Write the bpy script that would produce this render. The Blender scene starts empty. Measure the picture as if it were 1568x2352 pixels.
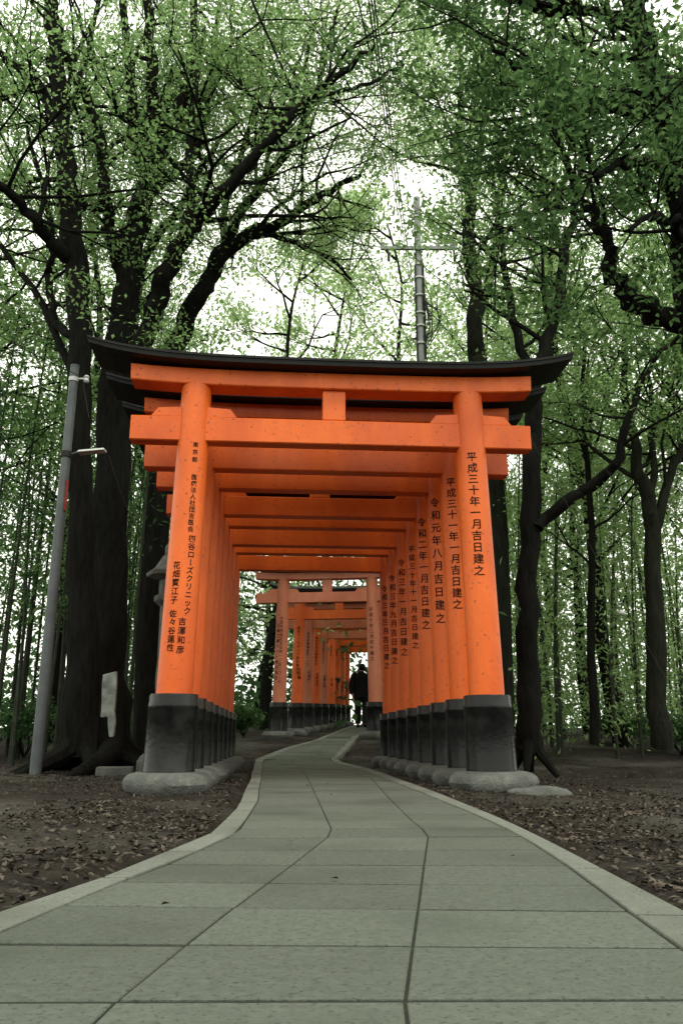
import bpy, bmesh, math, random
import numpy as np
from mathutils import Vector, Matrix, noise
random.seed(7); rng = np.random.default_rng(7)
S = bpy.context.scene; COL = S.collection
H = .36; F = 1850.0; TH = math.atan(517/1850.0); sT, cT = math.sin(TH), math.cos(TH)

def W(px, py, Y):
    dn = py-1176; y = F*cT+dn*sT; z = F*sT-dn*cT; t = Y/y
    return Vector(((px-784)*t, Y, H+z*t))
def PXM(py, Y): return Y/(F*cT+(py-1176)*sT)
def gp(y): return float(np.interp(y, [-60,12.5,13.5,16.5,24,30,40,80,400], [0,0,.05,.36,.62,.80,.70,-.6,-2.0]))
def onpath(px, py):
    Y = .4
    while Y < 40:
        p = W(px, py, Y)
        if p.z <= gp(Y): return p
        Y += .01
    return W(px, py, 26)

# ------------------------------------------------------------------ materials
def newmat(name):
    m = bpy.data.materials.new(name); m.use_nodes = True
    nt = m.node_tree; nt.nodes.clear()
    out = nt.nodes.new('ShaderNodeOutputMaterial'); return m, nt, out
def mat(name, c1, c2, scale=6, rough=.6, bump=.0, bscale=None, stretch=(1,1,1), island=0.0, spec=.4, c3=None, s3=1.5, speck=None):
    m, nt, out = newmat(name); N = nt.nodes.new; L = nt.links.new
    bs = N('ShaderNodeBsdfPrincipled'); L(bs.outputs[0], out.inputs[0])
    bs.inputs['Roughness'].default_value = rough
    bs.inputs['Specular IOR Level'].default_value = spec
    tc = N('ShaderNodeTexCoord'); mp = N('ShaderNodeMapping'); mp.inputs['Scale'].default_value = stretch
    L(tc.outputs['Object'], mp.inputs[0])
    nz = N('ShaderNodeTexNoise'); nz.inputs['Scale'].default_value = scale; nz.inputs['Detail'].default_value = 4; nz.inputs['Roughness'].default_value = .7
    L(mp.outputs[0], nz.inputs[0])
    rp = N('ShaderNodeValToRGB'); rp.color_ramp.elements[0].position = .32; rp.color_ramp.elements[1].position = .68
    rp.color_ramp.elements[0].color = (*c1, 1); rp.color_ramp.elements[1].color = (*c2, 1)
    L(nz.outputs['Fac'], rp.inputs[0]); col = rp.outputs[0]
    def over(col, c, sc, lo, hi, src):
        n3 = N('ShaderNodeTexNoise'); n3.inputs['Scale'].default_value = sc; n3.inputs['Detail'].default_value = 3
        L(src, n3.inputs[0])
        r3 = N('ShaderNodeValToRGB'); r3.color_ramp.elements[0].position = lo; r3.color_ramp.elements[1].position = hi
        L(n3.outputs['Fac'], r3.inputs[0])
        mx = N('ShaderNodeMix'); mx.data_type = 'RGBA'; L(r3.outputs[0], mx.inputs[0]); L(col, mx.inputs[6]); mx.inputs[7].default_value = (*c, 1)
        return mx.outputs[2]
    if c3: col = over(col, c3, s3, .48, .72, mp.outputs[0])
    if speck: col = over(col, speck[0], speck[1], speck[2], speck[2]+.08, tc.outputs['Object'])
    if island:
        ge = N('ShaderNodeNewGeometry'); mr = N('ShaderNodeMapRange'); mr.inputs[3].default_value = 1-island; mr.inputs[4].default_value = 1+island
        L(ge.outputs['Random Per Island'], mr.inputs[0])
        vm = N('ShaderNodeVectorMath'); vm.operation = 'SCALE'; L(col, vm.inputs[0]); L(mr.outputs[0], vm.inputs['Scale']); col = vm.outputs[0]
    L(col, bs.inputs['Base Color'])
    if bump:
        nb = N('ShaderNodeTexNoise'); nb.inputs['Scale'].default_value = bscale or scale*4; nb.inputs['Detail'].default_value = 3
        L(mp.outputs[0], nb.inputs[0])
        bp = N('ShaderNodeBump'); bp.inputs['Strength'].default_value = bump; bp.inputs['Distance'].default_value = .02
        L(nb.outputs['Fac'], bp.inputs['Height']); L(bp.outputs[0], bs.inputs['Normal'])
    return m
def leafmat(name, dark, light, trans, tw=.5):
    m, nt, out = newmat(name); N = nt.nodes.new; L = nt.links.new
    ge = N('ShaderNodeNewGeometry'); rp = N('ShaderNodeValToRGB')
    rp.color_ramp.elements[0].color = (*dark, 1); rp.color_ramp.elements[1].color = (*light, 1)
    L(ge.outputs['Random Per Island'], rp.inputs[0])
    d = N('ShaderNodeBsdfDiffuse'); L(rp.outputs[0], d.inputs[0])
    t = N('ShaderNodeBsdfTranslucent'); t.inputs[0].default_value = (*trans, 1)
    mx = N('ShaderNodeMixShader'); mx.inputs[0].default_value = tw; L(d.outputs[0], mx.inputs[1]); L(t.outputs[0], mx.inputs[2])
    L(mx.outputs[0], out.inputs[0]); return m

VERM = mat('vermilion paint', (.68,.108,.011), (.79,.150,.019), 3, .36, .18, 70, spec=.32, c3=(.55,.083,.012), s3=2.4, stretch=(1,1,.40), speck=((.30,.055,.017),34,.64))
FADED = mat('faded vermilion paint', (.52,.155,.080), (.62,.215,.115), 3, .5, .15, 60, c3=(.45,.115,.05), s3=2.0, stretch=(1,1,.45), speck=((.22,.08,.05),30,.64))
BLACKP = mat('black lacquer', (.005,.006,.005), (.011,.012,.011), 5, .5, .15, 30, spec=.2)
SLEEVE = mat('black sleeve', (.0035,.004,.004), (.008,.009,.008), 5, .27, .12, 26, spec=.26, c3=(.024,.026,.023), s3=4.5)
INK = mat('ink', (.005,.004,.003), (.009,.007,.006), 20, .7, spec=.1)
STONE = mat('granite', (.085,.09,.082), (.155,.16,.147), 14, .85, .6, 50, spec=.2, c3=(.055,.06,.052), s3=3)
PALE = mat('weathered stone', (.22,.25,.22), (.42,.45,.41), 9, .85, .5, 40, spec=.2, c3=(.07,.08,.07), s3=4)
PAVE = mat('paving', (.082,.095,.077), (.116,.130,.107), 40, .8, .3, 160, spec=.25, island=.13, c3=(.066,.077,.060), s3=1.6, speck=((.06,.068,.056),90,.58))
KERB = mat('kerb stone', (.140,.153,.128), (.185,.195,.168), 30, .8, .3, 150, spec=.25, island=.10, c3=(.10,.108,.09), s3=2, speck=((.08,.085,.075),90,.62))
MORTAR = mat('mortar', (.024,.028,.022), (.040,.045,.036), 20, .95, spec=.1)
SOIL = mat('soil', (.014,.0118,.0098), (.036,.031,.025), 3.5, .95, 1.0, 40, spec=.08, c3=(.078,.074,.064), s3=.8, speck=((.07,.058,.046),22,.60))
BARK = mat('bark', (.0045,.0048,.004), (.013,.0125,.0105), 5, .95, .9, 14, spec=.06, stretch=(3,3,.6))
BARK2 = mat('mossy bark', (.008,.010,.007), (.022,.024,.017), 5, .95, .9, 14, spec=.06, stretch=(3,3,.6))
STEEL = mat('galvanised steel', (.05,.06,.064), (.09,.10,.105), 4, .5, .1, 40)
CONC = mat('pole concrete', (.17,.19,.185), (.27,.285,.275), 4, .7, .2, 30)
WHITE = mat('white enamel', (.45,.47,.45), (.55,.57,.55), 4, .5)
CABLE = mat('cable', (.012,.012,.012), (.02,.02,.02), 4, .6, spec=.2)
RED = mat('red tape', (.2,.015,.012), (.26,.025,.018), 8, .5)
LEAF = leafmat('leaf', (.024,.055,.020), (.078,.138,.050), (.32,.50,.19), .58)
LEAFD = leafmat('dark leaf', (.015,.034,.015), (.040,.080,.032), (.13,.24,.095), .52)
LEAFB = leafmat('bright leaf', (.045,.092,.033), (.115,.19,.068), (.44,.62,.27), .62)
LEAFN = leafmat('near leaf', (.012,.030,.013), (.036,.080,.030), (.15,.27,.095), .5)
LITTER = mat('dry leaves', (.034,.027,.020), (.092,.076,.060), 3, .85, spec=.15, island=.8)
CULM = mat('bamboo culm', (.012,.017,.010), (.030,.037,.021), 3, .6, spec=.15)
JACKET = mat('dark cloth', (.008,.008,.009), (.014,.014,.015), 20, .9, spec=.1)
TROUSER = mat('trouser cloth', (.010,.010,.012), (.018,.018,.02), 20, .9, spec=.1)
SKIN = mat('skin', (.35,.19,.13), (.42,.24,.17), 10, .6)
HAIR = mat('hair', (.006,.005,.005), (.012,.01,.01), 40, .5, spec=.2)

# ------------------------------------------------------------------ helpers
def tag(o, label, cat, group=None, kind=None):
    o['label'] = label; o['category'] = cat
    if group: o['group'] = group
    if kind: o['kind'] = kind
    return o
def empty(name, loc, label, cat, group=None, rz=0):
    o = bpy.data.objects.new(name, None); COL.objects.link(o); o.location = loc; o.rotation_euler = (0,0,rz); o.empty_display_size = .1
    return tag(o, label, cat, group)
class MB:
    def __init__(s): s.v = []; s.f = []
    def tube(s, pts, rads, n=8, cap=True):
        pts = [Vector(p) for p in pts]; b0 = len(s.v); prev = None; m = len(pts)
        for i, p in enumerate(pts):
            t = (pts[min(i+1,m-1)]-pts[max(i-1,0)]).normalized()
            if prev is None: a = t.orthogonal().normalized()
            else: a = (prev-t*prev.dot(t)).normalized()
            prev = a; b = t.cross(a); r = rads[i]
            for k in range(n):
                an = 2*math.pi*k/n; s.v.append(p+(a*math.cos(an)+b*math.sin(an))*r)
        for i in range(m-1):
            for k in range(n):
                k2 = (k+1)%n; s.f.append((b0+i*n+k, b0+i*n+k2, b0+(i+1)*n+k2, b0+(i+1)*n+k))
        if cap:
            s.f.append(tuple(b0+k for k in reversed(range(n)))); s.f.append(tuple(b0+(m-1)*n+k for k in range(n)))
    def loft(s, rings, n=20):
        b0 = len(s.v); m = len(rings)
        for (x, y, z, rx, ry) in rings:
            for k in range(n):
                an = 2*math.pi*k/n; s.v.append(Vector((x+rx*math.cos(an), y+ry*math.sin(an), z)))
        for i in range(m-1):
            for k in range(n):
                k2 = (k+1)%n; s.f.append((b0+i*n+k, b0+i*n+k2, b0+(i+1)*n+k2, b0+(i+1)*n+k))
        s.f.append(tuple(b0+k for k in reversed(range(n)))); s.f.append(tuple(b0+(m-1)*n+k for k in range(n)))
    def lathe(s, prof, c=(0,0,0), n=28, cx=None, wob=0, ph=0):
        b0 = len(s.v); m = len(prof)
        for (r, z) in prof:
            ox = cx(z) if cx else 0
            for k in range(n):
                an = 2*math.pi*k/n; rr = r*(1+wob*math.sin(2*an+ph)+wob*.6*math.sin(3*an+2*ph))
                s.v.append(Vector((c[0]+ox+rr*math.cos(an), c[1]+rr*math.sin(an), c[2]+z)))
        for i in range(m-1):
            for k in range(n):
                k2 = (k+1)%n; s.f.append((b0+i*n+k, b0+i*n+k2, b0+(i+1)*n+k2, b0+(i+1)*n+k))
        s.f.append(tuple(b0+k for k in reversed(range(n)))); s.f.append(tuple(b0+(m-1)*n+k for k in range(n)))
    def beam(s, half, sec, nx=1, lift=None, splay=0):
        b0 = len(s.v); m = len(sec)
        for i in range(nx+1):
            u = -1+2*i/nx
            for (y, z) in sec:
                x = u*(half+splay*z); s.v.append(Vector((x, y, z+(lift(abs(u)) if lift else 0))))
        for i in range(nx):
            for k in range(m):
                k2 = (k+1)%m; s.f.append((b0+i*m+k, b0+i*m+k2, b0+(i+1)*m+k2, b0+(i+1)*m+k))
        s.f.append(tuple(b0+k for k in reversed(range(m)))); s.f.append(tuple(b0+nx*m+k for k in range(m)))
    def hexa(s, P):
        b = len(s.v); s.v += [Vector(p) for p in P]
        for q in ((3,2,1,0),(4,5,6,7),(0,1,5,4),(1,2,6,5),(2,3,7,6),(3,0,4,7)): s.f.append(tuple(b+i for i in q))
    def box(s, c, d):
        x,y,z = c; a,b,e = d[0]/2, d[1]/2, d[2]/2
        s.hexa([(x-a,y-b,z-e),(x+a,y-b,z-e),(x+a,y+b,z-e),(x-a,y+b,z-e),(x-a,y-b,z+e),(x+a,y-b,z+e),(x+a,y+b,z+e),(x-a,y+b,z+e)])
    def build(s, name, m, parent=None, smooth=False, world=False, bevel=0, off=None):
        o0 = Vector(parent.location) if (world and parent) else (Vector(off) if off else Vector((0,0,0)))
        me = bpy.data.meshes.new(name); me.from_pydata([tuple(v-o0) for v in s.v], [], s.f)
        bm = bmesh.new(); bm.from_mesh(me)
        bmesh.ops.recalc_face_normals(bm, faces=bm.faces); bm.to_mesh(me); bm.free()
        me.materials.append(m)
        if smooth: me.polygons.foreach_set('use_smooth', [True]*len(me.polygons))
        o = bpy.data.objects.new(name, me); COL.objects.link(o)
        if off: o.location = off
        if parent: o.parent = parent
        if smooth: me.set_sharp_from_angle(angle=math.radians(40))
        if bevel:
            b = o.modifiers.new('Bevel', 'BEVEL'); b.width = bevel; b.segments = 2; b.limit_method = 'ANGLE'
        return o
# the strip along the power line is kept cut back, so the canopy is open around the pole and its wires
def inline(x, y, z): return 4.5 < y < 22.6 and .055*y < x < .162*y and z > 3.4 and z < H+.80*y
def trim(C):
    x, y, z = C[:,0], C[:,1], C[:,2]; q = x/np.maximum(y,.1)
    w = np.clip((q-.030)/.03,0,1)*np.clip((.185-q)/.045,0,1)*np.clip((.86-(z-H)/np.maximum(y,.1))/.14,0,1)
    line = (y > 4.5) & (y < 22.6) & (z > 3.4)
    side = (y > 8.5) & (y < 24) & (q > -.04) & (q <= .19) & (z > 3.4)
    r = rng.random(len(C)); return C[~((line & (r < .95*w)) | (side & (r < .25)))]
def leaves(name, C, size, m, parent=None, up=.7, aspect=.5, flat=False, world=True, cut=False):
    C = np.asarray(C, dtype=float)
    if cut: C = trim(C)
    N = len(C)
    if world and parent: C = C-np.array(parent.location)
    n = rng.normal(size=(N,3)); n[:,2] += up*1.5
    if flat: n = rng.normal(size=(N,3))*.35; n[:,2] += 1
    n /= np.linalg.norm(n,axis=1)[:,None]
    a = rng.normal(size=(N,3)); a -= n*(a*n).sum(1)[:,None]; a /= np.linalg.norm(a,axis=1)[:,None]
    b = np.cross(n,a); L = size*rng.uniform(.55,1.35,N)[:,None]
    V = np.stack([C-a*L/2, C+b*L*aspect/2+n*L*.1, C+a*L/2, C-b*L*aspect/2+n*L*.1],1).reshape(-1,3)
    me = bpy.data.meshes.new(name); me.vertices.add(4*N); me.vertices.foreach_set('co', V.ravel())
    me.loops.add(4*N); me.loops.foreach_set('vertex_index', np.arange(4*N)); me.polygons.add(N)
    me.polygons.foreach_set('loop_start', np.arange(N)*4)
    me.update(calc_edges=True); me.validate(); me.materials.append(m)
    o = bpy.data.objects.new(name, me); COL.objects.link(o)
    if parent: o.parent = parent
    return o
def resample(P, sub=4):
    out = []; n = len(P)
    for i in range(n-1):
        p0, p1, p2, p3 = P[max(i-1,0)], P[i], P[i+1], P[min(i+2,n-1)]
        for k in range(sub):
            t = k/sub
            out.append(tuple(.5*(2*p1[j]+(p2[j]-p0[j])*t+(2*p0[j]-5*p1[j]+4*p2[j]-p3[j])*t*t+(3*p1[j]-p0[j]-3*p2[j]+p3[j])*t**3) for j in range(len(p1))))
    out.append(tuple(P[-1])); return out

# ------------------------------------------------------------------ world, sun, camera
SUN_EL, SUN_AZ = math.radians(56), math.radians(150)
wd = bpy.data.worlds.new("World"); S.world = wd; wd.use_nodes = True
nt = wd.node_tree; bg = nt.nodes['Background']
sky = nt.nodes.new('ShaderNodeTexSky'); sky.sky_type = 'NISHITA'; sky.sun_disc = False
sky.sun_elevation = SUN_EL; sky.sun_rotation = SUN_AZ; sky.dust_density = 4; sky.air_density = 1.0
mx = nt.nodes.new('ShaderNodeMix'); mx.data_type = 'RGBA'; mx.inputs[0].default_value = .9
nt.links.new(sky.outputs[0], mx.inputs[6]); mx.inputs[7].default_value = (14.6,14.8,12.9,1)   # bright overcast cloud layer
nt.links.new(mx.outputs[2], bg.inputs[0]); bg.inputs[1].default_value = .13
sl = bpy.data.lights.new('Sun', 'SUN'); sl.energy = 1.3; sl.angle = math.radians(14); sl.color = (1,.96,.88)
so = bpy.data.objects.new('Sun', sl); COL.objects.link(so)
sd = Vector((math.sin(SUN_AZ)*math.cos(SUN_EL), math.cos(SUN_AZ)*math.cos(SUN_EL), math.sin(SUN_EL)))
so.rotation_euler = sd.to_track_quat('Z','Y').to_euler(); so.location = sd*30
cd = bpy.data.cameras.new('Camera'); cam = bpy.data.objects.new('Camera', cd); COL.objects.link(cam)
cd.sensor_fit = 'VERTICAL'; cd.sensor_height = 36; cd.sensor_width = 24; cd.lens = F/2352*36; cd.clip_end = 2000; cd.clip_start = .02
cam.location = (0,0,H); cam.rotation_euler = (math.radians(90)+TH, 0, 0); S.camera = cam
S.view_settings.view_transform = 'Standard'; S.view_settings.look = 'None'; S.view_settings.exposure = 0

# ------------------------------------------------------------------ path curves
def curve(px):
    P = [onpath(*p) for p in px]; return [p.y for p in P], [p.x for p in P]
def join(c, pre, post):
    ys, xs = c; z = sorted(zip(ys, xs)); return [p[0] for p in pre]+[a for a,b in z]+[p[0] for p in post], [p[1] for p in pre]+[b for a,b in z]+[p[1] for p in post]
def rowx(Y): return -.29+.115*(Y-16.5)
far = lambda d: [(26, rowx(26)+d), (40, rowx(40)+d)]
LO = join(curve([(0,2100),(110,2062),(230,2022),(390,1955),(490,1912),(545,1855),(575,1790),(586,1742),(660,1716),(735,1697)]), [(-3,-1.0),(1.2,-.86)], far(-.55))
LI = join(curve([(110,2098),(235,2044),(400,1981),(548,1911),(592,1840),(605,1745),(668,1718),(745,1697)]), [(-3,-.84),(1.3,-.70)], far(-.42))
RO = join(curve([(772,1742),(850,1766),(1000,1820),(1120,1868),(1230,1918),(1340,1975),(1568,2095)]), [(-3,.92),(1.2,.82)], [(15,rowx(15)+.62)]+far(.55))
RI = join(curve([(757,1744),(830,1768),(968,1821),(1086,1869),(1190,1917),(1282,1974),(1415,2077)]), [(-3,.64),(1.2,.58)], [(15,rowx(15)+.5)]+far(.42))
J1 = join(curve([(215,2345),(330,2250),(480,2130),(640,2010),(765,1912),(745,1870),(720,1815),(700,1775),(672,1745)]), [(-3,-.5)], [(15,rowx(15)-.14)]+far(-.14))
J2 = join(curve([(925,2345),(950,2150),(975,1970),(985,1915),(945,1885),(890,1830),(850,1785),(715,1745)]), [(-3,.03)], [(15,rowx(15)+.14)]+far(.14))
ev = lambda c, y: float(np.interp(y, c[0], c[1]))

# ------------------------------------------------------------------ ground
fx = np.arange(-7,7.01,.13); fy = np.arange(-1,18.01,.13)
xs = np.concatenate([[-400,-200,-100,-60,-40,-28,-20,-15,-12,-9.5,-8], fx, [8,9.5,12,15,20,28,40,60,100,200,400]])
ys = np.concatenate([[-60,-30,-15,-8,-4,-2], fy, np.arange(18.5,40,.6), [45,52,60,80,110,160,250,400]])
def gz(x, y):
    z = gp(y)
    lo, ro = ev(LO,y), ev(RO,y)
    if lo-.06 < x < ro+.06 and y < 39: return z-.07
    d = max(lo-x, x-ro, 0)
    z += -.02+.035*noise.noise(Vector((x*1.3,y*1.3,0)))+.012*noise.noise(Vector((x*6,y*6,3)))
    if x > ro: z -= .13*min(1,max(0,(x-ro-1.3)/1.2))*(1 if y<12 else .3)
    z += .25*min(1,d/14)*noise.noise(Vector((x*.12,y*.12,7)))
    return z
g = MB()
for y in ys:
    for x in xs: g.v.append(Vector((float(x),float(y),gz(float(x),float(y)))))
nx = len(xs)
for j in range(len(ys)-1):
    for i in range(nx-1): g.f.append((j*nx+i, j*nx+i+1, (j+1)*nx+i+1, (j+1)*nx+i))
tag(g.build('ground', SOIL, smooth=True), 'bare brown soil strewn with leaves beside the paved path', 'ground', kind='structure')

def tilt(x, y): return .05*x*math.sin(y*2.3)
def slab(m, xa, xb, y0, y1, top, gx=.0028, th=.05, ch=.002):
    P = []; gy = .0075+.0011*max(y0,0)
    for (ins, dz) in ((0,-th),(0,-ch),(ch,0)):
        for (f, y, sx, sy) in ((xa,y0,1,1),(xb,y0,-1,1),(xb,y1,-1,-1),(xa,y1,1,-1)):
            yy = y+sy*(gy+ins); P.append(Vector((f(yy)+sx*(gx+ins), yy+tilt(f(yy),y), gp(yy)+top+dz)))
    b = len(m.v); m.v += P
    for l in (0,4):
        for k in range(4): k2=(k+1)%4; m.f.append((b+l+k,b+l+k2,b+l+4+k2,b+l+4+k))
    m.f.append((b+8,b+9,b+10,b+11))
pv = MB(); kb = MB(); y = -1.3
rows = []
while y < 38:
    st = (.33 if y < 14 else .55)*random.uniform(.94,1.06)
    rows.append((y, y+st)); y += st
cs = [lambda q: ev(LI,q), lambda q: ev(J1,q), lambda q: ev(J2,q), lambda q: ev(RI,q)]
for (a, b) in rows:
    for i in range(3):
        if ev([LI,J1,J2,RI][i+1],a)-ev([LI,J1,J2,RI][i],a) < .07: continue
        slab(pv, cs[i], cs[i+1], a, b, random.uniform(-.001,.001))
y = -1.1
while y < 38:
    st = random.uniform(.5,.62)
    slab(kb, lambda q: ev(LO,q), lambda q: ev(LI,q), y, y+st, .004, th=.14)
    slab(kb, lambda q: ev(RI,q), lambda q: ev(RO,q), y+.2, y+st+.2, .004, th=.14)
    y += st
tag(pv.build('path', PAVE), 'grey green stone paved path winding under the torii gates', 'path', kind='structure')
tag(kb.build('kerb', KERB), 'pale flush kerb stones along both edges of the path', 'kerb', kind='structure')
mo = MB(); yy = np.arange(-1.3,38.2,.15)
for q in yy: mo.v += [Vector((ev(LO,q)+.02,q,gp(q)-.0032)), Vector((ev(RO,q)-.02,q,gp(q)-.0032))]
for i in range(len(yy)-1): mo.f.append((2*i,2*i+1,2*i+3,2*i+2))
tag(mo.build('path_bedding', MORTAR), 'dark mortar bed showing in the joints between paving stones', 'path', kind='structure')

# ------------------------------------------------------------------ glyphs
FRONT_L = [('東京都',.30,2.62,.063,.048),('医療法人社団吉医会',.36,2.346,.053,.051),('四谷ローズクリニック',.50,1.845,.0625,.062),
           ('花畑寶江子',-.30,1.632,.067,.065),('佐々谷蓮性',-.30,1.26,.064,.063),('吉澤和彦',.26,1.20,.07,.065)]
GL2 = [('東京都',.35,2.5,.08,.05),('医療法人社団吉医会',.35,2.1,.06,.05),('四谷ローズクリニック',.35,1.5,.062,.054)]
R1T = ['平成三十年一月吉日建之','平成三十一年一月吉日建之','令和元年八月吉日建之','令和二年一月吉日建之','平成三十年十一月吉日建之','令和三年一月吉日建之','令和三年九月吉日建之','令和三年三月吉日建之']
L2T = [['大阪市西成区玉出西一丁目二〇ー七','日本工事ライト株式会社'],['東京アーキタイプ設計事務所','吉田輪'],['池田紡寿商會町一二三','花畑好一'],['株式会社大関製作所','有限会社'],['株式会社トラスト','芙蓉企画'],['名古屋市','山下博'],['京都市','株式会社'],['大阪市','株式会社'],['奉納','株式会社']]
chars = set(''.join(t[0] for t in FRONT_L+GL2)+''.join(R1T)+''.join(''.join(x) for x in L2T)+'平成十年二月初午建之')
GLY = {}; tmp = []
for c in sorted(chars):
    cu = bpy.data.curves.new('glyph','FONT'); cu.body = c; cu.size = 1; cu.resolution_u = 2; cu.offset = .011; cu.fill_mode = 'FRONT'
    o = bpy.data.objects.new('glyph', cu); COL.objects.link(o); tmp.append((c,o))
bpy.context.view_layer.update(); dg = bpy.context.evaluated_depsgraph_get()
raw = {}
for c, o in tmp: raw[c] = bpy.data.meshes.new_from_object(o.evaluated_get(dg))
for c, o in tmp:
    cu = o.data; bpy.data.objects.remove(o); bpy.data.curves.remove(cu)
sc = .97; cy = .38
for c, me in raw.items():
    a = np.array([v.co[:2] for v in me.vertices]) if len(me.vertices) else np.zeros((1,2)); cx = (a[:,0].min()+a[:,0].max())/2
    bm = bmesh.new(); bm.from_mesh(me)
    for q in (-.3,-.1,.1,.3):
        bmesh.ops.bisect_plane(bm, geom=bm.verts[:]+bm.edges[:]+bm.faces[:], plane_co=(cx+q/sc,0,0), plane_no=(1,0,0))
    bm.verts.index_update()
    V = [((v.co.x-cx)*sc, (v.co.y-cy)*sc) for v in bm.verts]; Fc = [tuple(v.index for v in f.verts) for f in bm.faces]
    bm.free(); GLY[c] = (V, Fc); bpy.data.meshes.remove(me)

# ------------------------------------------------------------------ torii
ZT = 3.15
def torii(loc, rz, label, half, paint, ltext, rtext, group, roofhalf=2.0, dz=0.0, th=1.0):
    t = empty('torii_gate', loc, label, 'torii gate', group, rz)
    sc = (half/1.203)
    def hx(z): return half-.02*z
    rad = lambda z: (.137-.015*(z-.6)/2.6)*th
    for s in (-1,1):
        pad = MB(); ph = random.uniform(0,6)
        pad.lathe([(.27,-.06),(.31,-.01),(.328,.035),(.315,.075),(.28,.102),(.23,.114),(.1,.118)], (s*half,0,0), 32, wob=.04, ph=ph)
        pad.build('foundation_stone', STONE, t, smooth=True)
        pl = MB(); cx = lambda z: s*hx(z)
        zz = [.3+ (ZT+.01+dz-.3)*i/8 for i in range(9)]
        pl.lathe([(rad(z),z) for z in zz], (0,0,0), 32, cx)
        p = pl.build('pillar', paint, t, smooth=True)
        sl_ = MB(); R = .185*th
        sl_.lathe([(R*1.03,.105),(R*1.03,.13),(R*1.02,.135),(R*.985,.56),(R*1.0,.565),(R*1.0,.60),(R*.985,.605),(R*.98,.655),(R*.95,.668),(R*.70,.672)], (0,0,0), 32, cx)
        sl_.build('base_sleeve', SLEEVE, p, smooth=True)
        for (txt, phi, z0, pitch, size) in ((ltext if s < 0 else rtext) or []):
            im = MB()
            for i, c in enumerate(txt):
                V, Fc = GLY[c]; b0 = len(im.v); zc = z0-i*pitch
                rot = c == 'ー'
                for (u, v) in V:
                    if rot: u, v = v, -u
                    z = zc+v*size; r = rad(z)+.0025; an = phi+u*size/r
                    im.v.append(Vector((s*hx(z)+r*math.sin(an), -r*math.cos(an), z)))
                for f in Fc: im.f.append(tuple(b0+k for k in f))
            im.build('inscription', INK, p)
    def rect(yh, z0, z1, c=.008):
        return [(-yh,z0+c),(-yh,z1-c),(-yh+c,z1),(yh-c,z1),(yh,z1-c),(yh,z0+c),(yh-c,z0),(-yh+c,z0)]
    zn0, zn1 = 2.673+dz, 2.884+dz
    m = MB(); m.beam(1.65*sc if sc>.93 else half+.5, rect(.07,zn0,zn1)); m.build('tie_beam', paint, t)
    for s in (-1,1):
        for e in (-1,1):
            w = MB(); x0 = s*hx(zn1)+e*.10; x1 = s*hx(zn1)+e*.345; z0 = zn1+.002; z1 = zn1+.085
            xt = x0+(x1-x0)*.78
            w.hexa([(x0,-.062,z0),(x1,-.062,z0),(x1,.062,z0),(x0,.062,z0),(x0,-.062,z1),(xt,-.062,z1-.012),(xt,.062,z1-.012),(x0,.062,z1)])
            w.build('wedge', paint, t)
    m = MB(); m.box((0,0,(zn1+ZT+dz)/2), (.19,.13,ZT+dz-zn1-.004)); m.build('center_strut', paint, t, bevel=.006)
    lf = lambda u: .035*u**4
    m = MB(); m.beam((1.67 if sc>.93 else half+.52)-.16, rect(.105,ZT+dz,ZT+.142+dz), 20, lf, .05); m.build('lintel', paint, t)
    zr = ZT+.146+dz; lr = lambda u: .03*u**2+.11*u**5
    rh = roofhalf-zr*.25
    m = MB(); m.beam(rh, [(-.235,zr),(-.24,zr+.035),(-.25,zr+.037),(-.25,zr+.057),(0,zr+.15),(.25,zr+.057),(.25,zr+.037),(.24,zr+.035),(.235,zr)], 28, lr, .25)
    m.build('roof_beam', BLACKP, t)
    return t
YS = [6.28,6.97,7.67,8.38,9.10,9.85,10.62,11.4]
DZ = [0,.0,.03,-.04,.02,-.02,.05,-.02]
rz = math.radians(4.3)
RT = [(-.2,2.576,.095,.090),(-.42,2.58,.101,.093),(-.5,2.59,.127,.105),(-.55,2.58,.122,.105),(-.5,2.45,.1,.085),(-.55,2.45,.122,.105),(-.6,2.4,.12,.10),(-.6,2.4,.12,.10)]
for i, Y in enumerate(YS):
    x = -.066-.075*(Y-6.28)
    rt = [(R1T[i], RT[i][0], RT[i][1], RT[i][2], RT[i][3])]
    lt = FRONT_L if i == 0 else (GL2 if i in (3,4,6) else None)
    lab = ['frontmost large orange torii gate with black upswept roof, nearest the camera',
           'second orange torii gate from the front, right pillar dated 平成三十一年',
           'third orange torii gate from the front, right pillar dated 令和元年八月',
           'fourth orange torii gate from the front, right pillar dated 令和二年',
           'fifth orange torii gate in the near row, between 令和二年 and 令和三年 pillars',
           'sixth orange torii gate from the front, right pillar dated 令和三年一月',
           'seventh orange torii gate, second from the far end of the near row',
           'last and farthest orange torii gate of the near row'][i]
    torii((x,Y,0), rz, lab, 1.203-.004*i, VERM, lt, rt, 'near row of torii gates', 2.0-.01*i, dz=DZ[i])
Y2 = [16.5,18.6,20.0,21.4,22.8,24.4,25.8,27.2,28.6]
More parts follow.
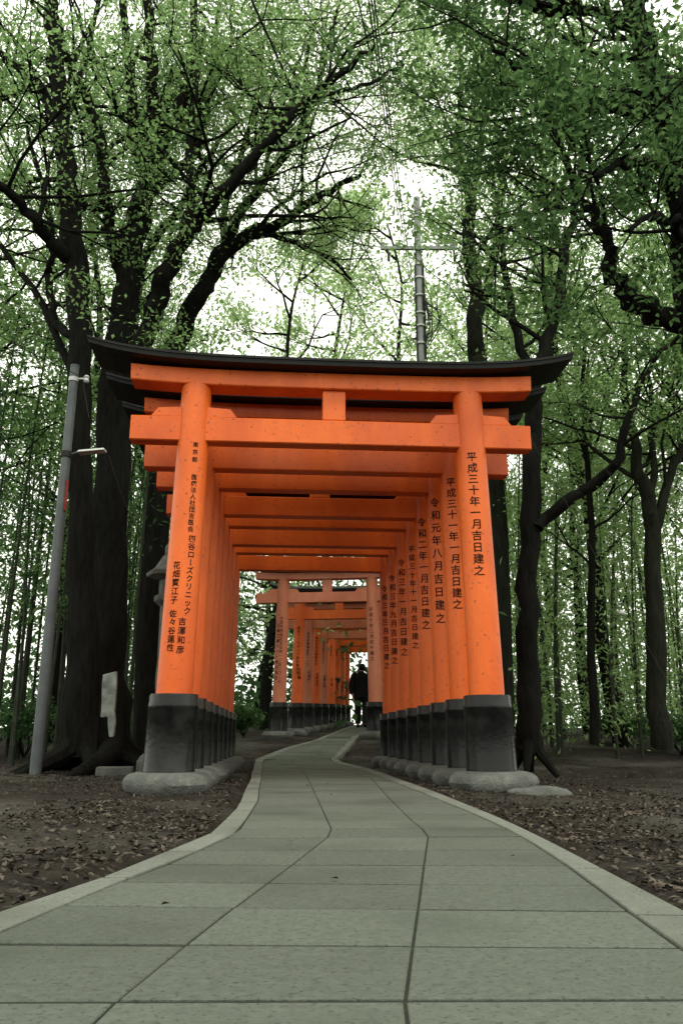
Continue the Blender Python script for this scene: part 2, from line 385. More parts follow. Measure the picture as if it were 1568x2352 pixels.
for i, Y in enumerate(Y2):
    lt = [(L2T[i][0],.10,2.35,.085,.078),(L2T[i][1],-.45 if i==0 else .45,2.2 if i==0 else 1.4,.105 if i==0 else .085,.088)]
    rt = [('平成十年二月初午建之',-.2,2.5,.11,.088)]
    lab = ['pale faded torii gate heading the far row, seen through the near gates',
           'bright orange torii gate second in the far row, behind the pale one',
           'faded pink torii gate third in the far row',
           'orange torii gate fourth in the far row, left pillar beside the walker',
           'faded torii gate fifth in the far row, just in front of the walker',
           'torii gate sixth in the far row, just beyond the walker',
           'torii gate seventh in the far row, past the walker',
           'torii gate eighth in the far row, next to the far end',
           'farthest torii gate at the end of the far row'][i]
    torii((rowx(Y),Y,gp(Y)), -math.radians(6.5), lab, .98, FADED if i in (0,2,4) else VERM, lt, rt, 'far row of torii gates', 1.60, dz=[0,-.12,-.2,-.1,-.22,-.12,-.2,-.1,-.2][i])

# ------------------------------------------------------------------ trees
class Tree:
    def __init__(s): s.w = MB(); s.tw = []
    def limb(s, L, Y, dY=0.0, spawn=0, f0=.3, ln=1.5, n=10, depth=2, back=.45):
        P = []
        for i, q in enumerate(L):
            Yq = Y+dY*i/(len(L)-1); p = W(q[0], q[1], Yq); P.append((p.x,p.y,p.z,q[2]*PXM(q[1],Yq)/2))
        R = resample(P, 4); j = .035
        pts = [Vector(q[:3])+Vector((random.uniform(-j,j),random.uniform(-j,j)*2,0)) for q in R]; rad = [max(q[3],.008)*random.uniform(.92,1.08) for q in R]
        s.w.tube(pts, rad, n)
        m = len(pts)
        for k in range(spawn):
            f = f0+(1-f0)*(k+random.random())/spawn; i = min(int(f*(m-1)), m-2)
            ax = (pts[i+1]-pts[i]).normalized()
            d = Vector((random.gauss(0,1),random.gauss(back,1),random.gauss(.15,.5))).normalized()
            d = (d+ax*.5).normalized()
            s.grow(pts[i], d, ln*random.uniform(.7,1.3), min(rad[i]*.45,.045), depth)
        return pts
    def grow(s, p, d, L, r, depth):
        n = 4; pts = [p]
        for i in range(n):
            d = (d+Vector((random.gauss(0,.16),random.gauss(0,.16),random.gauss(.05,.12)))).normalized(); p = p+d*L/n
            if inline(*p): break
            pts.append(p)
        if len(pts) < 3: return
        n = len(pts)-1
        s.w.tube(pts, [r*(1-.13*i) for i in range(n+1)], 5 if depth>1 else 3, cap=False)
        if depth == 0: s.tw += [tuple(q) for q in pts[1:]]; return
        for k in range(3):
            i = random.randint(min(2,n),n) if k else n
            e = (d+Vector((random.gauss(0,.7),random.gauss(0,.7),random.gauss(0,.4)))).normalized()
            s.grow(pts[i], e, L*random.uniform(.5,.8), r*.5, depth-1)
        if depth == 1: s.tw += [tuple(q) for q in pts[3:]]
    def roots(s, base, r, n=6, L=.7):
        for k in range(n):
            a = 2*math.pi*(k+random.uniform(-.3,.3))/n; d = Vector((math.cos(a),math.sin(a),0)); l = L*random.uniform(.7,1.2)
            pts = [base+d*r*.3+Vector((0,0,.55)), base+d*(r*.75)+Vector((0,0,.22)), base+d*(r+l*.4)+Vector((0,0,.05)), base+d*(r+l)+Vector((0,0,-.10))]
            s.w.tube([Vector(q[:3]) for q in resample([tuple(p) for p in pts],3)], [r*.55+(.03-r*.55)*i/9 for i in range(10)], 7)
    def build(s, name, base, label, cat='tree', group=None, bark=BARK, leaf=LEAF, per=14, sig=.16, size=.068, up=.7, cut=True):
        t = empty(name, base, label, cat, group)
        s.w.build('trunk', bark, t, smooth=True, world=True)
        T = np.array(s.tw); C = np.repeat(T, per, 0); C = C+rng.normal(size=C.shape)*np.array([sig,sig,sig*.6])
        leaves('crown', C, size, leaf, t, up, cut=cut); return t
T = Tree()
T.limb([(195,1745,120),(190,1600,85),(186,1300,60),(185,1000,54),(180,700,52),(165,500,49),(152,380,44),(140,240,38),(120,60,29),(100,-120,23),(80,-300,16)], 9.6, 0, 9, .55, 1.7, n=14)
T.limb([(170,610,34),(110,545,29),(60,480,25),(0,425,22),(-90,380,16),(-200,300,11)], 9.6, -1.5, 7, .2)
T.limb([(152,350,28),(110,230,22),(60,170,18),(0,120,14),(-80,20,9)], 9.6, 1.5, 9, .2)
T.limb([(178,780,22),(130,740,20),(112,650,17),(118,560,14),(95,420,11),(60,280,7)], 9.6, 1.5, 8, .3)
T.limb([(190,900,20),(100,700,16),(30,600,13),(-50,500,10)], 9.6, 2.0, 8, .2)
T.limb([(150,300,18),(190,160,14),(220,40,11),(235,-80,8)], 9.6, 1.0, 7, .2)
b = W(195,1745,9.6); b.z = 0; T.roots(b,.3)
T.build('tree', b, 'tall dark tree behind the lamp post, leftmost of the big trunks')
T = Tree()
T.limb([(240,1735,130),(240,1560,102),(250,1300,82),(262,1000,76),(275,800,72),(288,680,64),(300,580,58),(325,480,52),(352,380,45),(372,300,38)], 10.5, 0, 0, n=14)
T.limb([(345,410,35),(312,330,30),(300,200,25),(290,60,20),(280,-80,14)], 10.5, .5, 8, .3)
T.limb([(352,380,38),(350,250,31),(345,100,25),(335,-80,18)], 10.5, -1, 6, .3)
T.limb([(372,300,34),(425,220,27),(445,100,21),(450,-60,14)], 10.5, .5, 8, .3)
T.limb([(292,650,35),(262,580,31),(242,450,29),(235,330,26),(205,240,22),(150,120,17),(110,-20,12)], 10.5, -1, 9, .3)
T.limb([(330,460,26),(385,405,22),(430,375,20),(455,310,17),(485,180,14),(505,0,10)], 10.5, 1.5, 9, .3)
T.limb([(275,900,50),(335,780,47),(360,690,44),(385,620,42),(430,545,37),(460,490,34),(525,438,30),(600,350,25),(690,250,20),(780,170,15),(860,100,9)], 10.5, -1.6, 14, .4, 1.4, n=12)
T.limb([(430,545,29),(442,450,25),(437,330,20),(450,200,15),(470,60,10)], 9.7, 1, 8, .35)
T.limb([(270,980,30),(300,800,28),(330,600,22),(400,500,17),(470,380,13),(540,260,10),(600,100,7)], 10.6, 3, 11, .45)
T.limb([(560,400,16),(640,290,13),(700,150,10),(730,20,7)], 10.0, 2.2, 10, .2)
T.limb([(690,250,14),(770,210,11),(850,190,8),(930,150,5)], 9.2, 1.5, 7, .1, 1.1)
b = W(240,1735,10.5); b.z = 0; T.roots(b,.34,7,.9)
T.w.tube([Vector(q[:3]) for q in resample([(-2.92,10.3,.6),(-2.72,9.85,.30),(-2.58,9.3,.15),(-2.66,8.95,.06),(-2.82,8.6,-.10)],4)], [.22-.011*i for i in range(17)], 9)
T.build('tree', b, 'big forked dark tree whose limbs spread over the gate from the left')
T = Tree()
T.limb([(345,1725,80),(350,1400,64),(375,1000,55),(405,800,49),(440,710,44),(480,640,41),(515,575,37),(600,530,28),(690,480,21),(760,435,14),(830,400,8)], 12, 0, 12, .62, 1.4, n=12)
T.limb([(515,575,27),(560,480,23),(620,400,19),(700,280,14),(745,150,9),(780,0,6)], 12, -1, 11, .3)
T.limb([(520,560,18),(515,470,16),(560,350,13),(590,200,10),(610,60,7)], 12, 1.5, 10, .3)
T.limb([(600,530,16),(680,560,12),(750,590,9),(810,640,6)], 12, 1.5, 7, .2, 1.1)
b = W(345,1725,12); b.z = 0
T.build('tree', b, 'leaning tree rising behind the left pillars and reaching right above the roof', leaf=LEAFB)
T = Tree()
T.limb([(1215,1722,66),(1212,1600,52),(1211,1400,47),(1218,1200,44),(1221,1000,41),(1228,880,38),(1258,780,29),(1288,650,24),(1308,540,19),(1330,420,14),(1350,250,9)], 10.5, 0, 10, .6, 1.5, n=12)
T.limb([(1224,1215,32),(1290,1160,28),(1370,1100,24),(1420,1050,22),(1450,930,16),(1500,830,12),(1570,760,8)], 10.5, -.8, 7, .55, 1.1)
T.limb([(1228,900,24),(1200,800,20),(1160,650,16),(1150,500,12),(1140,350,9)], 10.5, 1, 8, .3)
b = W(1215,1722,10.5); b.z = 0; T.roots(b,.16,6,.22)
T.build('tree', b, 'dark tree right of the gate with one branch slanting up to the right')
T = Tree()
T.limb([(1150,1715,60),(1146,1300,52),(1118,1000,45),(1104,880,42),(1090,760,38),(1092,660,33),(1072,560,29),(1078,450,23),(1052,330,18),(1058,180,13),(1040,0,8)], 14, 0, 15, .5, 1.7, n=12)
T.limb([(1090,740,24),(1130,620,20),(1150,450,15),(1180,250,10)], 14, 1, 9, .3, 1.7)
T.limb([(1075,540,18),(1095,400,14),(1110,250,10),(1100,100,7)], 14, -1, 8, .3, 1.4)
b = W(1150,1715,14); b.z = .05
T.build('tree', b, 'mossy trunk rising behind the right end of the black roof', bark=BARK2, size=.088, leaf=LEAFB)
T = Tree()
T.limb([(1700,1790,130),(1660,1300,100),(1610,760,90),(1565,430,76),(1530,260,64),(1475,80,52),(1430,-80,44)], 7, -.4, 7, .6, 1.4, n=14)
T.limb([(1605,750,58),(1500,718,50),(1432,680,43),(1405,620,36),(1395,560,28),(1345,460,20),(1290,350,14),(1255,240,10)], 7, -.6, 9, .55, 1.0, n=12)
T.limb([(1540,300,40),(1450,250,30),(1350,230,22),(1250,180,15),(1130,120,9)], 6.8, -.8, 12, .2, 1.0)
T.limb([(1560,420,30),(1500,380,24),(1420,380,18),(1330,420,12),(1260,450,7)], 6.9, -1.2, 9, .25, .9)
T.limb([(1470,80,34),(1380,40,24),(1260,20,16),(1130,-20,9)], 6.6, .6, 11, .2, 1.1)
T.limb([(1590,620,28),(1560,520,22),(1500,500,16),(1440,520,10)], 6.9, -1.2, 7, .25, .8)
b = W(1700,1790,7); b.z = -.1
T.build('tree', b, 'near tree at the right edge with a thick bent limb and large dark leaves', leaf=LEAFN, per=11, sig=.12, size=.070, up=.5)
T = Tree()
T.limb([(1520,1715,50),(1505,1500,42),(1500,1250,37),(1488,1140,33),(1465,1080,26),(1445,980,20),(1430,850,14),(1440,720,9)], 12, 0, 8, .45, 1.3)
T.limb([(1500,1230,26),(1540,1090,20),(1590,980,15),(1640,880,10)], 12, .5, 7, .3, 1.3)
T.limb([(1495,1160,18),(1500,1000,14),(1490,880,10)], 12, .5, 6, .3, 1.2)
b = W(1520,1715,12); b.z = 0
T.build('tree', b, 'slim forked tree in the woods near the right edge', bark=BARK2, size=.085, leaf=LEAFB)
T = Tree()
T.limb([(1360,1710,24),(1358,1300,17),(1345,1000,13),(1340,800,9)], 13, 0, 9, .35, 1.3)
b = W(1360,1710,13); b.z = 0
T.build('tree', b, 'thin straight sapling in the woods right of the gate', size=.085, leaf=LEAFB)

def copy_tree(root, loc, rz, sc, label, group):
    r = root.copy(); COL.objects.link(r); r.location = loc; r.rotation_euler = (0,0,rz); r.scale = (sc,sc,sc); r['label'] = label; r['group'] = group
    for ch in list(root.children):
        c = ch.copy(); COL.objects.link(c); c.parent = r
    return r
def bgtree(h, z0, ln):
    T = Tree(); P = []; x = y = 0
    for i in range(9):
        x += random.gauss(0,.15); y += random.gauss(0,.15); P.append((x,y,h*i/8,.13*(1-i/9.5)))
    R = resample(P,3); pts = [Vector(q[:3]) for q in R]; T.w.tube(pts,[q[3] for q in R],8)
    n = int((h-z0)/.5)
    for k in range(n):
        z = z0+(h-z0)*(k+random.random())/n; i = min(int(z/h*(len(pts)-1)),len(pts)-1)
        a = random.uniform(0,6.28); d = Vector((math.cos(a),math.sin(a),random.uniform(.1,.8))).normalized()
        T.grow(pts[i], d, ln*random.uniform(.6,1.2)*(1.1-.5*(z-z0)/(h-z0)), .035, 2)
    return T
GL, GR, GC = 'background trees left of the gates', 'background trees right of the gates', 'background trees behind the gates'
LBL = {GL:'slender leafy tree in the woodland left of the torii gates', GR:'slender leafy tree in the woodland right of the torii gates', GC:'tall leafy tree in the woodland behind the torii rows'}
spots = [(-7,13.5,GL),(-9.5,17,GL),(-5.6,16.5,GL),(-12,21,GL),(-4.6,20,GL),(-7.5,23,GL),(-11,12.5,GL),(-5,27,GL),
         (4.8,15.5,GR),(7,14.5,GR),(9,18,GR),(6,20,GR),(11,15,GR),(5.4,23,GR),(8.5,25,GR),(8.6,12.5,GR),
         (-3.2,30,GC),(6.2,31,GC),(-5.5,35,GC),(-2.2,22.5,GC),(-1.2,26.5,GC),(4.4,25.5,GC),(1.9,33,GC)]
made = {}
for i, (x, y, gname) in enumerate(spots):
    k = i % 3 if i < 19 else 1; sc = random.uniform(.85,1.15) if i < 19 else [1.3,1.5,1.35,1.8][i-19]
    if k not in made:
        T = bgtree(*[(14,3.6,2.0),(12,2.0,1.8),(15,3.0,2.2)][k])
        t = T.build('tree', (0,0,0), LBL[gname], group=gname, per=8, sig=.25, size=.13, leaf=[LEAF,LEAFB,LEAF][k], cut=False)
        t.location = (x,y,gz(x,y)-.05); t.rotation_euler = (0,0,random.uniform(0,6)); t.scale = (sc,)*3; made[k] = t
    else: copy_tree(made[k], (x,y,gz(x,y)-.05), random.uniform(0,6), sc, LBL[gname], gname)

# bamboo
def bamboo(h, low, nl):
    m = MB(); n = int(h/.35); pts = []; rad = []; bx = random.uniform(-.5,.5); by = random.uniform(-.4,.4)
    for i in range(n+1):
        f = i/n; p = Vector((bx*f*f, by*f*f, h*f)); r = .034*(1-.75*f)
        pts += [p+Vector((0,0,-.02)), p, p+Vector((0,0,.02))]; rad += [r, r*1.16, r]
    m.tube(pts, rad, 7)
    C = []
    for i in range(nl):
        f = random.uniform(low,1); a = random.uniform(0,6.28); q = abs(random.gauss(0,.5))*(1.2-f*.6)
        C.append((bx*f*f+math.cos(a)*q, by*f*f+math.sin(a)*q, h*f+random.gauss(0,.15)-q*.2))
    return m, C
bl = 'thin dark bamboo stalk in the grove at the left edge'; br = 'thin leafy bamboo stalk in the grove right of the gates'
bp = []
for k in range(5):
    m, C = bamboo([6,7,8,4.5,6.5][k], [.42,.36,.42,.08,.12][k], [340,340,340,440,500][k])
    t = empty('bamboo', (0,0,0), bl, 'bamboo', 'bamboo stalks at the left edge'); m.build('culm', CULM, t, smooth=True); leaves('foliage', C, .13, [LEAFD,LEAF,LEAFD,LEAFB,LEAFB][k], t, .2, .30); bp.append([t,False])
def put_bamboo(x, y, lab, grp, k):
    sc = random.uniform(.8,1.15); t = bp[k][0]
    if not bp[k][1]:
        bp[k][1] = True; t.location = (x,y,gz(x,y)-.05); t.scale = (sc,)*3; t['label'] = lab; t['group'] = grp; return
    copy_tree(t, (x,y,gz(x,y)-.05), random.uniform(0,6.28), sc, lab, grp)
for i in range(46):
    y = random.uniform(11,19); x = -random.uniform(.245,.46)*y; put_bamboo(x, y, bl, 'bamboo stalks at the left edge', i%3)
for i in range(42):
    y = random.uniform(13.5,21); x = random.uniform(.21,.45)*y; put_bamboo(x, y, br, 'bamboo stalks right of the gates', 3+i%2)

# far wood as one mass
C = []
for q in range(1000):
    az = random.uniform(-.75,.75)
    R = random.uniform(24,44)
    cz = random.random()**1.9*8.5+.3
    if abs(az-.035) < .055 and (cz < 1.3 or R < 33): continue
    c = np.array([math.tan(az)*R, R, gp(R)+cz])
    C.append(c+rng.normal(size=(60,3))*np.array([1.2,1.2,.45]))
C = np.concatenate(C)
tag(leaves('far_woodland', C, .28, LEAFD), 'dark mass of distant woodland foliage behind the trees', 'woodland', kind='stuff')
# shrubs
def shrub(x, y, s, label, leaf):
    T = Tree(); z = gz(x,y); b = Vector((x,y,z))
    for k in range(8):
        a = random.uniform(0,6.28); T.grow(b, Vector((math.cos(a)*.6,math.sin(a)*.6,1)).normalized(), s*random.uniform(.6,1), .012, 2)
    T.build('shrub', b, label, 'shrub', 'undergrowth shrubs', per=5, sig=.12, size=.085, leaf=leaf, cut=False)
for (px, Y, s, lab) in [(1440,16,.4,'leafy shrub on the leaf covered bank toward the right'),(1560,14.5,.5,'bushy shrub at the right edge under the slim tree'),
                        (310,14,.5,'low shrub behind the weathered stone post'),(60,14,.7,'dark shrub at the left edge behind the lamp post'),(560,17,.4,'small shrub left of the pale torii gate')]:
    shrub((px-784)*Y/1921, Y, s, lab, LEAFD)

# fallen leaves
P = []
for k in range(52000):
    y = random.choice([random.uniform(1.2,5),random.uniform(2,9),random.uniform(4,16)]); x = random.choice([-1,1])*abs(random.gauss(0,1))*(.9+.12*y)
    lo_, ro_ = ev(LO,y), ev(RO,y)
    x = lo_-abs(x)*1.2 if x < 0 else ro_+abs(x)*1.2
    if noise.noise(Vector((x*1.2,y*1.2,11)))+random.uniform(-.45,.45) < (.07 if x < 0 else -.12): continue
    P.append((x,y,gz(x,y)+.006))
for k in range(60):
    y = random.uniform(1.3,9); x = random.uniform(ev(LO,y),ev(RO,y))
    if random.random() < .35: P.append((x,y,gp(y)+.008))
tag(leaves('fallen_leaves', P, .028, LITTER, flat=True, aspect=.5), 'dry fallen leaves scattered over the soil beside the path', 'leaves', kind='stuff')

# ------------------------------------------------------------------ rocks & stones
def rock(name, c, r, label, m, cat='rock', seed=0):
    bm = bmesh.new(); bmesh.ops.create_icosphere(bm, subdivisions=4, radius=1)
    for v in bm.verts:
        d = 1+.22*noise.noise(v.co*1.4+Vector((seed,0,0)))+.06*noise.noise(v.co*5+Vector((seed,2,0)))
        v.co = Vector((v.co.x*d*r[0], v.co.y*d*r[1], max(-.8,v.co.z*d)*r[2]))
    me = bpy.data.meshes.new(name); bm.to_mesh(me); bm.free(); me.materials.append(m); me.polygons.foreach_set('use_smooth',[True]*len(me.polygons))
    o = bpy.data.objects.new(name, me); COL.objects.link(o); o.location = c; return tag(o, label, cat)
p = W(1245,1842,5.9); rock('rock', (p.x,5.95,-.03), (.24,.16,.06), 'flat stone half buried beside the front right foundation stone', STONE, seed=3)
rock('rock', (rowx(17.6)-.72,17.6,gp(17.6)+.03), (.16,.13,.09), 'pale round rock at the foot of the far left pillars', STONE, seed=5)
p = W(265,1770,8.6); m = MB(); m.box((0,0,.05),(.36,.2,.10)); o = m.build('stone_block', STONE, bevel=.012); o.location = (p.x,8.6,-.03); o.rotation_euler = (0,0,.15); tag(o, 'small squared stone block on the soil left of the front gate', 'stone')
p0 = W(247,1712,9.6); m = MB(); Hs = W(242,1546,9.6).z; N_ = 9
for i in range(N_):
    f = i/(N_-1); z = -.05+(Hs+.05)*f; w = .084+.006*math.sin(i*2.1)-.004*f; dx = -.03*f+.004*math.sin(i*3.3)
    for (sx, sy) in ((-1,-1),(1,-1),(1,1),(-1,1)): m.v.append(Vector((sx*w+dx+.003*random.gauss(0,1), sy*.03+.003*random.gauss(0,1), z+(.02*sx if i==N_-1 else 0))))
for i in range(N_-1):
    for k in range(4): k2=(k+1)%4; m.f.append((4*i+k,4*i+k2,4*i+4+k2,4*i+4+k))
m.f.append((4*N_-4,4*N_-3,4*N_-2,4*N_-1)); m.f.append((3,2,1,0))
o = m.build('stone_post', PALE, bevel=.008); o.location = (p0.x,9.6,0); tag(o, 'pale weathered stone post standing behind the tree roots at left', 'stone post')
lx, ly = -2.02, 9.3; t = empty('stone_lantern', (lx,ly,0), 'tall stone lantern half hidden behind the front left pillar', 'lantern')
m = MB(); m.lathe([(.24,-.03),(.24,.10),(.2,.16),(.12,.22)],n=6); m.build('plinth', STONE, t)
m = MB(); m.lathe([(.085,.21),(.075,.8),(.085,1.0),(.075,1.2),(.08,1.82)]); m.build('shaft', STONE, t, smooth=True)
m = MB(); m.lathe([(.09,1.82),(.16,1.88),(.16,1.94)],n=6); m.build('platform', STONE, t)
m = MB(); m.lathe([(.11,1.94),(.11,2.13)],n=6); m.build('light_chamber', STONE, t)
m = MB(); m.lathe([(.14,2.13),(.26,2.17),(.27,2.21),(.17,2.28),(.08,2.42)],n=6); r_ = m.build('roof', STONE, t)
m = MB(); m.lathe([(.05,2.42),(.065,2.46),(.06,2.53),(.01,2.6)]); m.build('finial', STONE, r_, smooth=True)

# ------------------------------------------------------------------ lamp post
lp = W(82,1775,8.85); zt = W(168,840,8.85).z
t = empty('lamp_post', (lp.x,8.85,-.02), 'grey steel lamp post in front of the big trunk at the left edge', 'lamp post')
m = MB(); m.tube([(0,0,-.1),(0,0,zt*.5),(0,0,zt)], [.062,.056,.05], 16); sh = m.build('shaft', STEEL, t, smooth=True)
m = MB(); m.lathe([(.03,zt-.0),(.053,zt+.002),(.053,zt+.02),(.03,zt+.028)]); m.build('cap', STEEL, sh, smooth=True)
za = W(175,1040,8.85).z
m = MB(); m.lathe([(.062,za-.04),(.066,za-.038),(.066,za+.03),(.062,za+.032)]); m.build('clamp', CABLE, sh)
m = MB(); m.tube([(.05,0,za),(.12,-.02,za+.015),(.18,-.03,za+.02)], [.014,.014,.014], 8); arm = m.build('lamp_arm', STEEL, t, smooth=True)
m = MB(); m.hexa([(.14,-.09,za),(.46,-.09,za+.03),(.46,.05,za+.03),(.14,.05,za),(.16,-.07,za+.035),(.45,-.07,za+.06),(.45,.03,za+.06),(.16,.03,za+.035)]); m.build('lamp_head', WHITE, arm, bevel=.01)
zb = W(180,868,8.85).z
m = MB(); m.lathe([(.056,zb-.03),(.058,zb-.03),(.058,zb+.02),(.056,zb+.02)]); m.tube([(.05,-.02,zb),(.17,-.02,zb)],[.012,.012],8); m.lathe([(.02,zb-.05),(.035,zb-.03),(.022,zb),(.035,zb+.02),(.02,zb+.04)],(.16,-.02,0),12); m.build('insulator', WHITE, t, smooth=True)
zr0, zr1 = W(150,1170,8.85).z, W(152,1100,8.85).z
m = MB(); m.hexa([(.045,-.05,zr0),(.062,-.03,zr0),(.06,.0,zr0),(.04,.0,zr0),(.045,-.05,zr1),(.062,-.03,zr1),(.06,.0,zr1),(.04,.0,zr1)]); m.build('marker_strip', RED, t)

# ------------------------------------------------------------------ utility pole
UY = 22; ux = W(960,577,UY).x; g0 = gp(UY)-.05; ut = W(960,455,UY).z-g0; cz = W(960,577,UY).z-g0
t = empty('utility_pole', (ux,UY,g0), 'tall utility pole with crossarm rising behind the black roof', 'utility pole')
m = MB(); m.tube([(0,0,0),(0,0,ut*.5),(0,0,ut)], [.15,.12,.10], 16); m.build('shaft', CONC, t, smooth=True)
for dx, r in ((-.13,.026),(.12,.026),(.15,.016)):
    m = MB(); m.tube([(dx,-.08,1),(dx*.95,-.07,cz-.6)],[r,r],8); m.build('conduit', CABLE, t, smooth=True)
for py in (500,535,610,640,680,720,750,790):
    z = W(960,py,UY).z-g0; m = MB(); m.lathe([(.12,z-.03),(.15,z-.025),(.15,z+.025),(.12,z+.03)]); m.build('band', WHITE, t)
m = MB(); m.box((0,-.16,cz),(2.36,.09,.11)); ca = m.build('crossarm', CONC, t, bevel=.008)
for x in (-1.1,-.62,.62,1.0,1.12):
    m = MB(); m.lathe([(.02,0),(.06,.05),(.035,.08),(.07,.12),(.03,.2)], (x,-.16,cz+.05),12); m.build('insulator', WHITE, ca, smooth=True)
for x in (-.95,1.08):
    m = MB(); m.tube([(x,-.16,cz-.05),(x+.02,-.16,cz-.45)],[.03,.045],8); m.build('hanging_fuse', CABLE, ca, smooth=True)
m = MB()
for k in range(9):
    a = random.uniform(-.1,.4); z0 = W(0,random.uniform(640,720),UY).z-g0; z1 = W(0,random.uniform(760,815),UY).z-g0
    m.tube([Vector(q) for q in resample([(.1,-.15,z0),(.2+a,-.2,(z0+z1)/2+.3),(.25+a*.6,-.2,(z0+z1)/2-.3),(.1,-.15,z1)],5)],[.018]*16,5)
m.build('cable_loop', CABLE, t, smooth=True)

# ------------------------------------------------------------------ cables
def cable(a, b, r, label, sag=.15, group=None, name='cable'):
    A = W(*a); B = W(*b); o0 = (A+B)/2
    pts = [A.lerp(B,i/16)-Vector((0,0,sag*4*(i/16)*(1-i/16))) for i in range(17)]
    m = MB(); m.tube(pts,[r]*17,5); o = m.build(name, CABLE, smooth=True, off=tuple(o0)); return tag(o, label, 'cable', group)
cable((560,-40,7),(945,800,21.8), .014, 'long black cable slanting from the top centre down to the utility pole', .05)
for k in range(3):
    cable((838+k*7,-60,7),(930+k*12,600+k*50,21.8), .010, ['leftmost of three wires running up from the utility pole','middle of three wires running up from the utility pole','rightmost of three wires running up from the utility pole'][k], .1)
cable((1020,200,16),(1042,572,21.8), .008, 'thin wire rising from the right end of the crossarm', .1)
cable((-40,225,8.5),(295,780,12.5), .011, 'upper cable slanting across the left tree trunks', .2)
cable((-40,262,8.5),(290,785,12.5), .008, 'lower cable slanting across the left tree trunks', .25)
cable((-60,735,8.0),(190,866,8.83), .006, 'wire running from the left edge to the lamp post insulator', .03)
cable((190,870,8.83),(205,960,8.83), .005, 'short drop wire hanging beside the lamp post top', .0)
cable((250,1045,8.85),(350,1270,9.2), .004, 'thin wire sagging from the lamp head toward the stone lantern', .12)
cable((1215,1000,10.3),(1600,1680,9.0), .004, 'thin guy wire slanting down through the woods at right', .05)
p = W(1425,1407,9.65); rock('float_ball', p, (.032,.032,.032), 'small pale ball hanging on the guy wire at right', WHITE, 'ball', 1)

# ------------------------------------------------------------------ person
def skin(name, verts, edges, m, parent, sub=2):
    me = bpy.data.meshes.new(name); me.from_pydata([v[0] for v in verts], edges, [])
    o = bpy.data.objects.new(name, me); COL.objects.link(o)
    md = o.modifiers.new('Skin','SKIN'); md.use_smooth_shade = True
    for i, v in enumerate(verts):
        r = v[1]; me.skin_vertices[0].data[i].radius = r if isinstance(r,tuple) else (r,r); me.skin_vertices[0].data[i].use_root = (i == 0)
    s_ = o.modifiers.new('Sub','SUBSURF'); s_.levels = sub; s_.render_levels = sub
    bpy.context.view_layer.update()
    m2 = bpy.data.meshes.new_from_object(o.evaluated_get(bpy.context.evaluated_depsgraph_get())); bpy.data.objects.remove(o)
    m2.name = name; m2.materials.clear(); m2.materials.append(m); m2.polygons.foreach_set('use_smooth',[True]*len(m2.polygons))
    o = bpy.data.objects.new(name, m2); COL.objects.link(o); o.parent = parent; return o
PY = 23.6; pxx = rowx(PY)+.04
t = empty('person', (pxx,PY,gp(PY)+.01), 'person in dark jacket and trousers walking away along the path, seen from behind', 'person', rz=-.1)
t.scale = (1.10,1.06,1.04)
V = [((0,0,.93),(.14,.10)),((0,.02,1.12),(.12,.09)),((0,.03,1.32),(.14,.10)),((0,.05,1.47),.055),((.005,.07,1.53),(.065,.075)),((.015,.09,1.60),(.075,.09)),((.02,.09,1.665),(.05,.06)),((.017,.19,1.585),.014)]
E = [(0,1),(1,2),(2,3),(3,4),(4,5),(5,6),(5,7)]
def addv(v, p): V.append(v); E.append((p,len(V)-1)); return len(V)-1
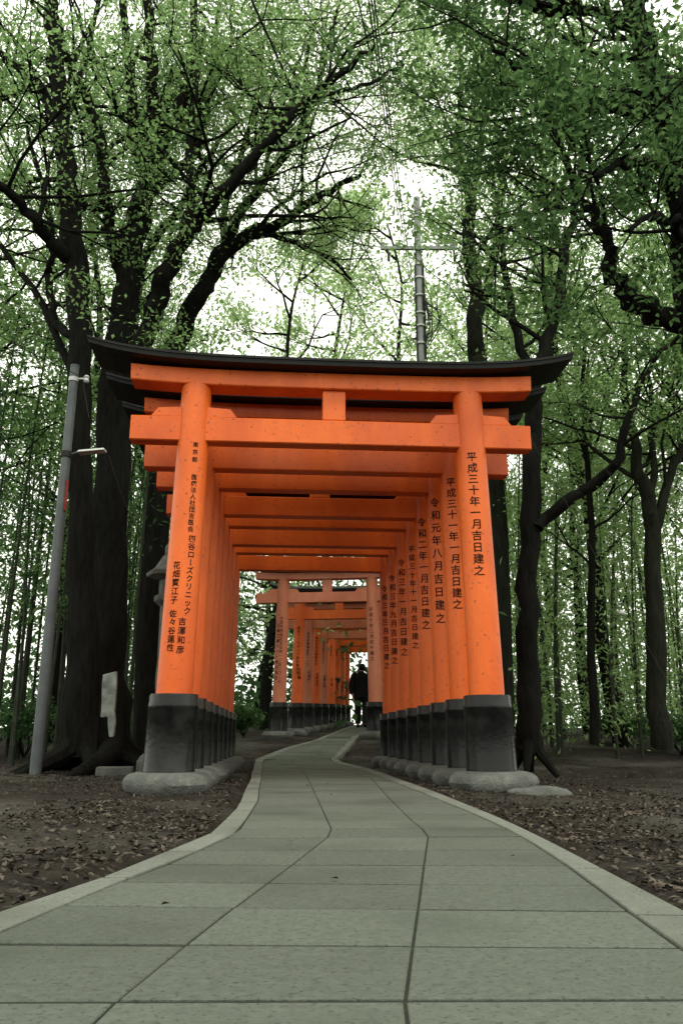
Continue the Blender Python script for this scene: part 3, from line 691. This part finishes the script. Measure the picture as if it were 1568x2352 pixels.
for s in (-1,1):
    sh_ = addv(((s*.175,.03,1.40),.055),2); el = addv(((s*.235,-.03,1.13),.043),sh_); wr = addv(((s*.225,.07*s+.02,.90),.03),el)
    pa = addv(((s*.222,.08*s+.03,.835),(.022,.036)),wr)
    for q in range(4):
        x = s*.222; y0 = .08*s+.03+(q-1.5)*.02; l = (.075,.085,.08,.062)[q]
        f1 = addv(((x-s*.006,y0+.004,.79),.009),pa); addv(((x-s*.022,y0+.008,.79-l),.0075),f1)
    th_ = addv(((s*.205,.08*s+.065,.83),.011),pa); addv(((s*.197,.08*s+.082,.785),.009),th_)
    hp = addv(((s*.09,0,.88),.085),0)
    if s < 0: kn = addv(((s*.10,.13,.50),.06),hp); an = addv(((s*.10,.10,.10),.042),kn); addv(((s*.115,.26,.035),.035),an)
    else: kn = addv(((s*.10,.02,.49),.06),hp); an = addv(((s*.105,-.17,.13),.042),kn); addv(((s*.12,-.05,.035),.034),an)
skin('body', V, E, SKIN, t)
m = MB(); m.loft([(0,0,.80,.195,.145),(0,0,.90,.20,.15),(0,.01,1.02,.19,.14),(0,.02,1.15,.195,.14),(0,.03,1.28,.215,.145),(0,.03,1.38,.22,.135),(0,.04,1.44,.16,.11),(0,.05,1.49,.08,.08),(0,.055,1.515,.068,.07)])
for s in (-1,1):
    m.tube([Vector(q[:3]) for q in resample([(s*.13,.03,1.42),(s*.19,.03,1.38),(s*.25,-.03,1.13),(s*.24,.05*s+.02,.97),(s*.23,.07*s+.02,.90)],4)], [.06,.08,.085,.087]+[.085-.02*i/12 for i in range(13)], 12)
m.build('jacket', JACKET, t, smooth=True)
m = MB(); m.loft([(0,0,.80,.16,.125),(0,0,.95,.165,.125)])
for s in (-1,1):
    m.tube([Vector(q) for q in resample([(s*.08,0,.92),(s*.09,0,.82),(s*.10,.12 if s<0 else .02,.50),(s*.10,.10 if s<0 else -.165,.11)],4)], [.115-.04*i/12 for i in range(13)], 14)
m.build('trousers', TROUSER, t, smooth=True)
for s in (-1,1):
    y0 = .08 if s<0 else -.19; z0 = .05 if s<0 else .06
    skin('shoe', [((s*.10,y0,z0),.052),((s*.11,y0+.12,.045),.047),((s*.115,y0+.2,.04),.036)], [(0,1),(1,2)], JACKET, t)
m = MB(); m.loft([(.016,.07,1.53,.05,.05),(.016,.068,1.56,.085,.085),(.018,.068,1.61,.096,.10),(.018,.07,1.66,.095,.105),(.018,.075,1.70,.075,.09),(.018,.08,1.725,.04,.05)]); m.build('hair', HAIR, t, smooth=True)
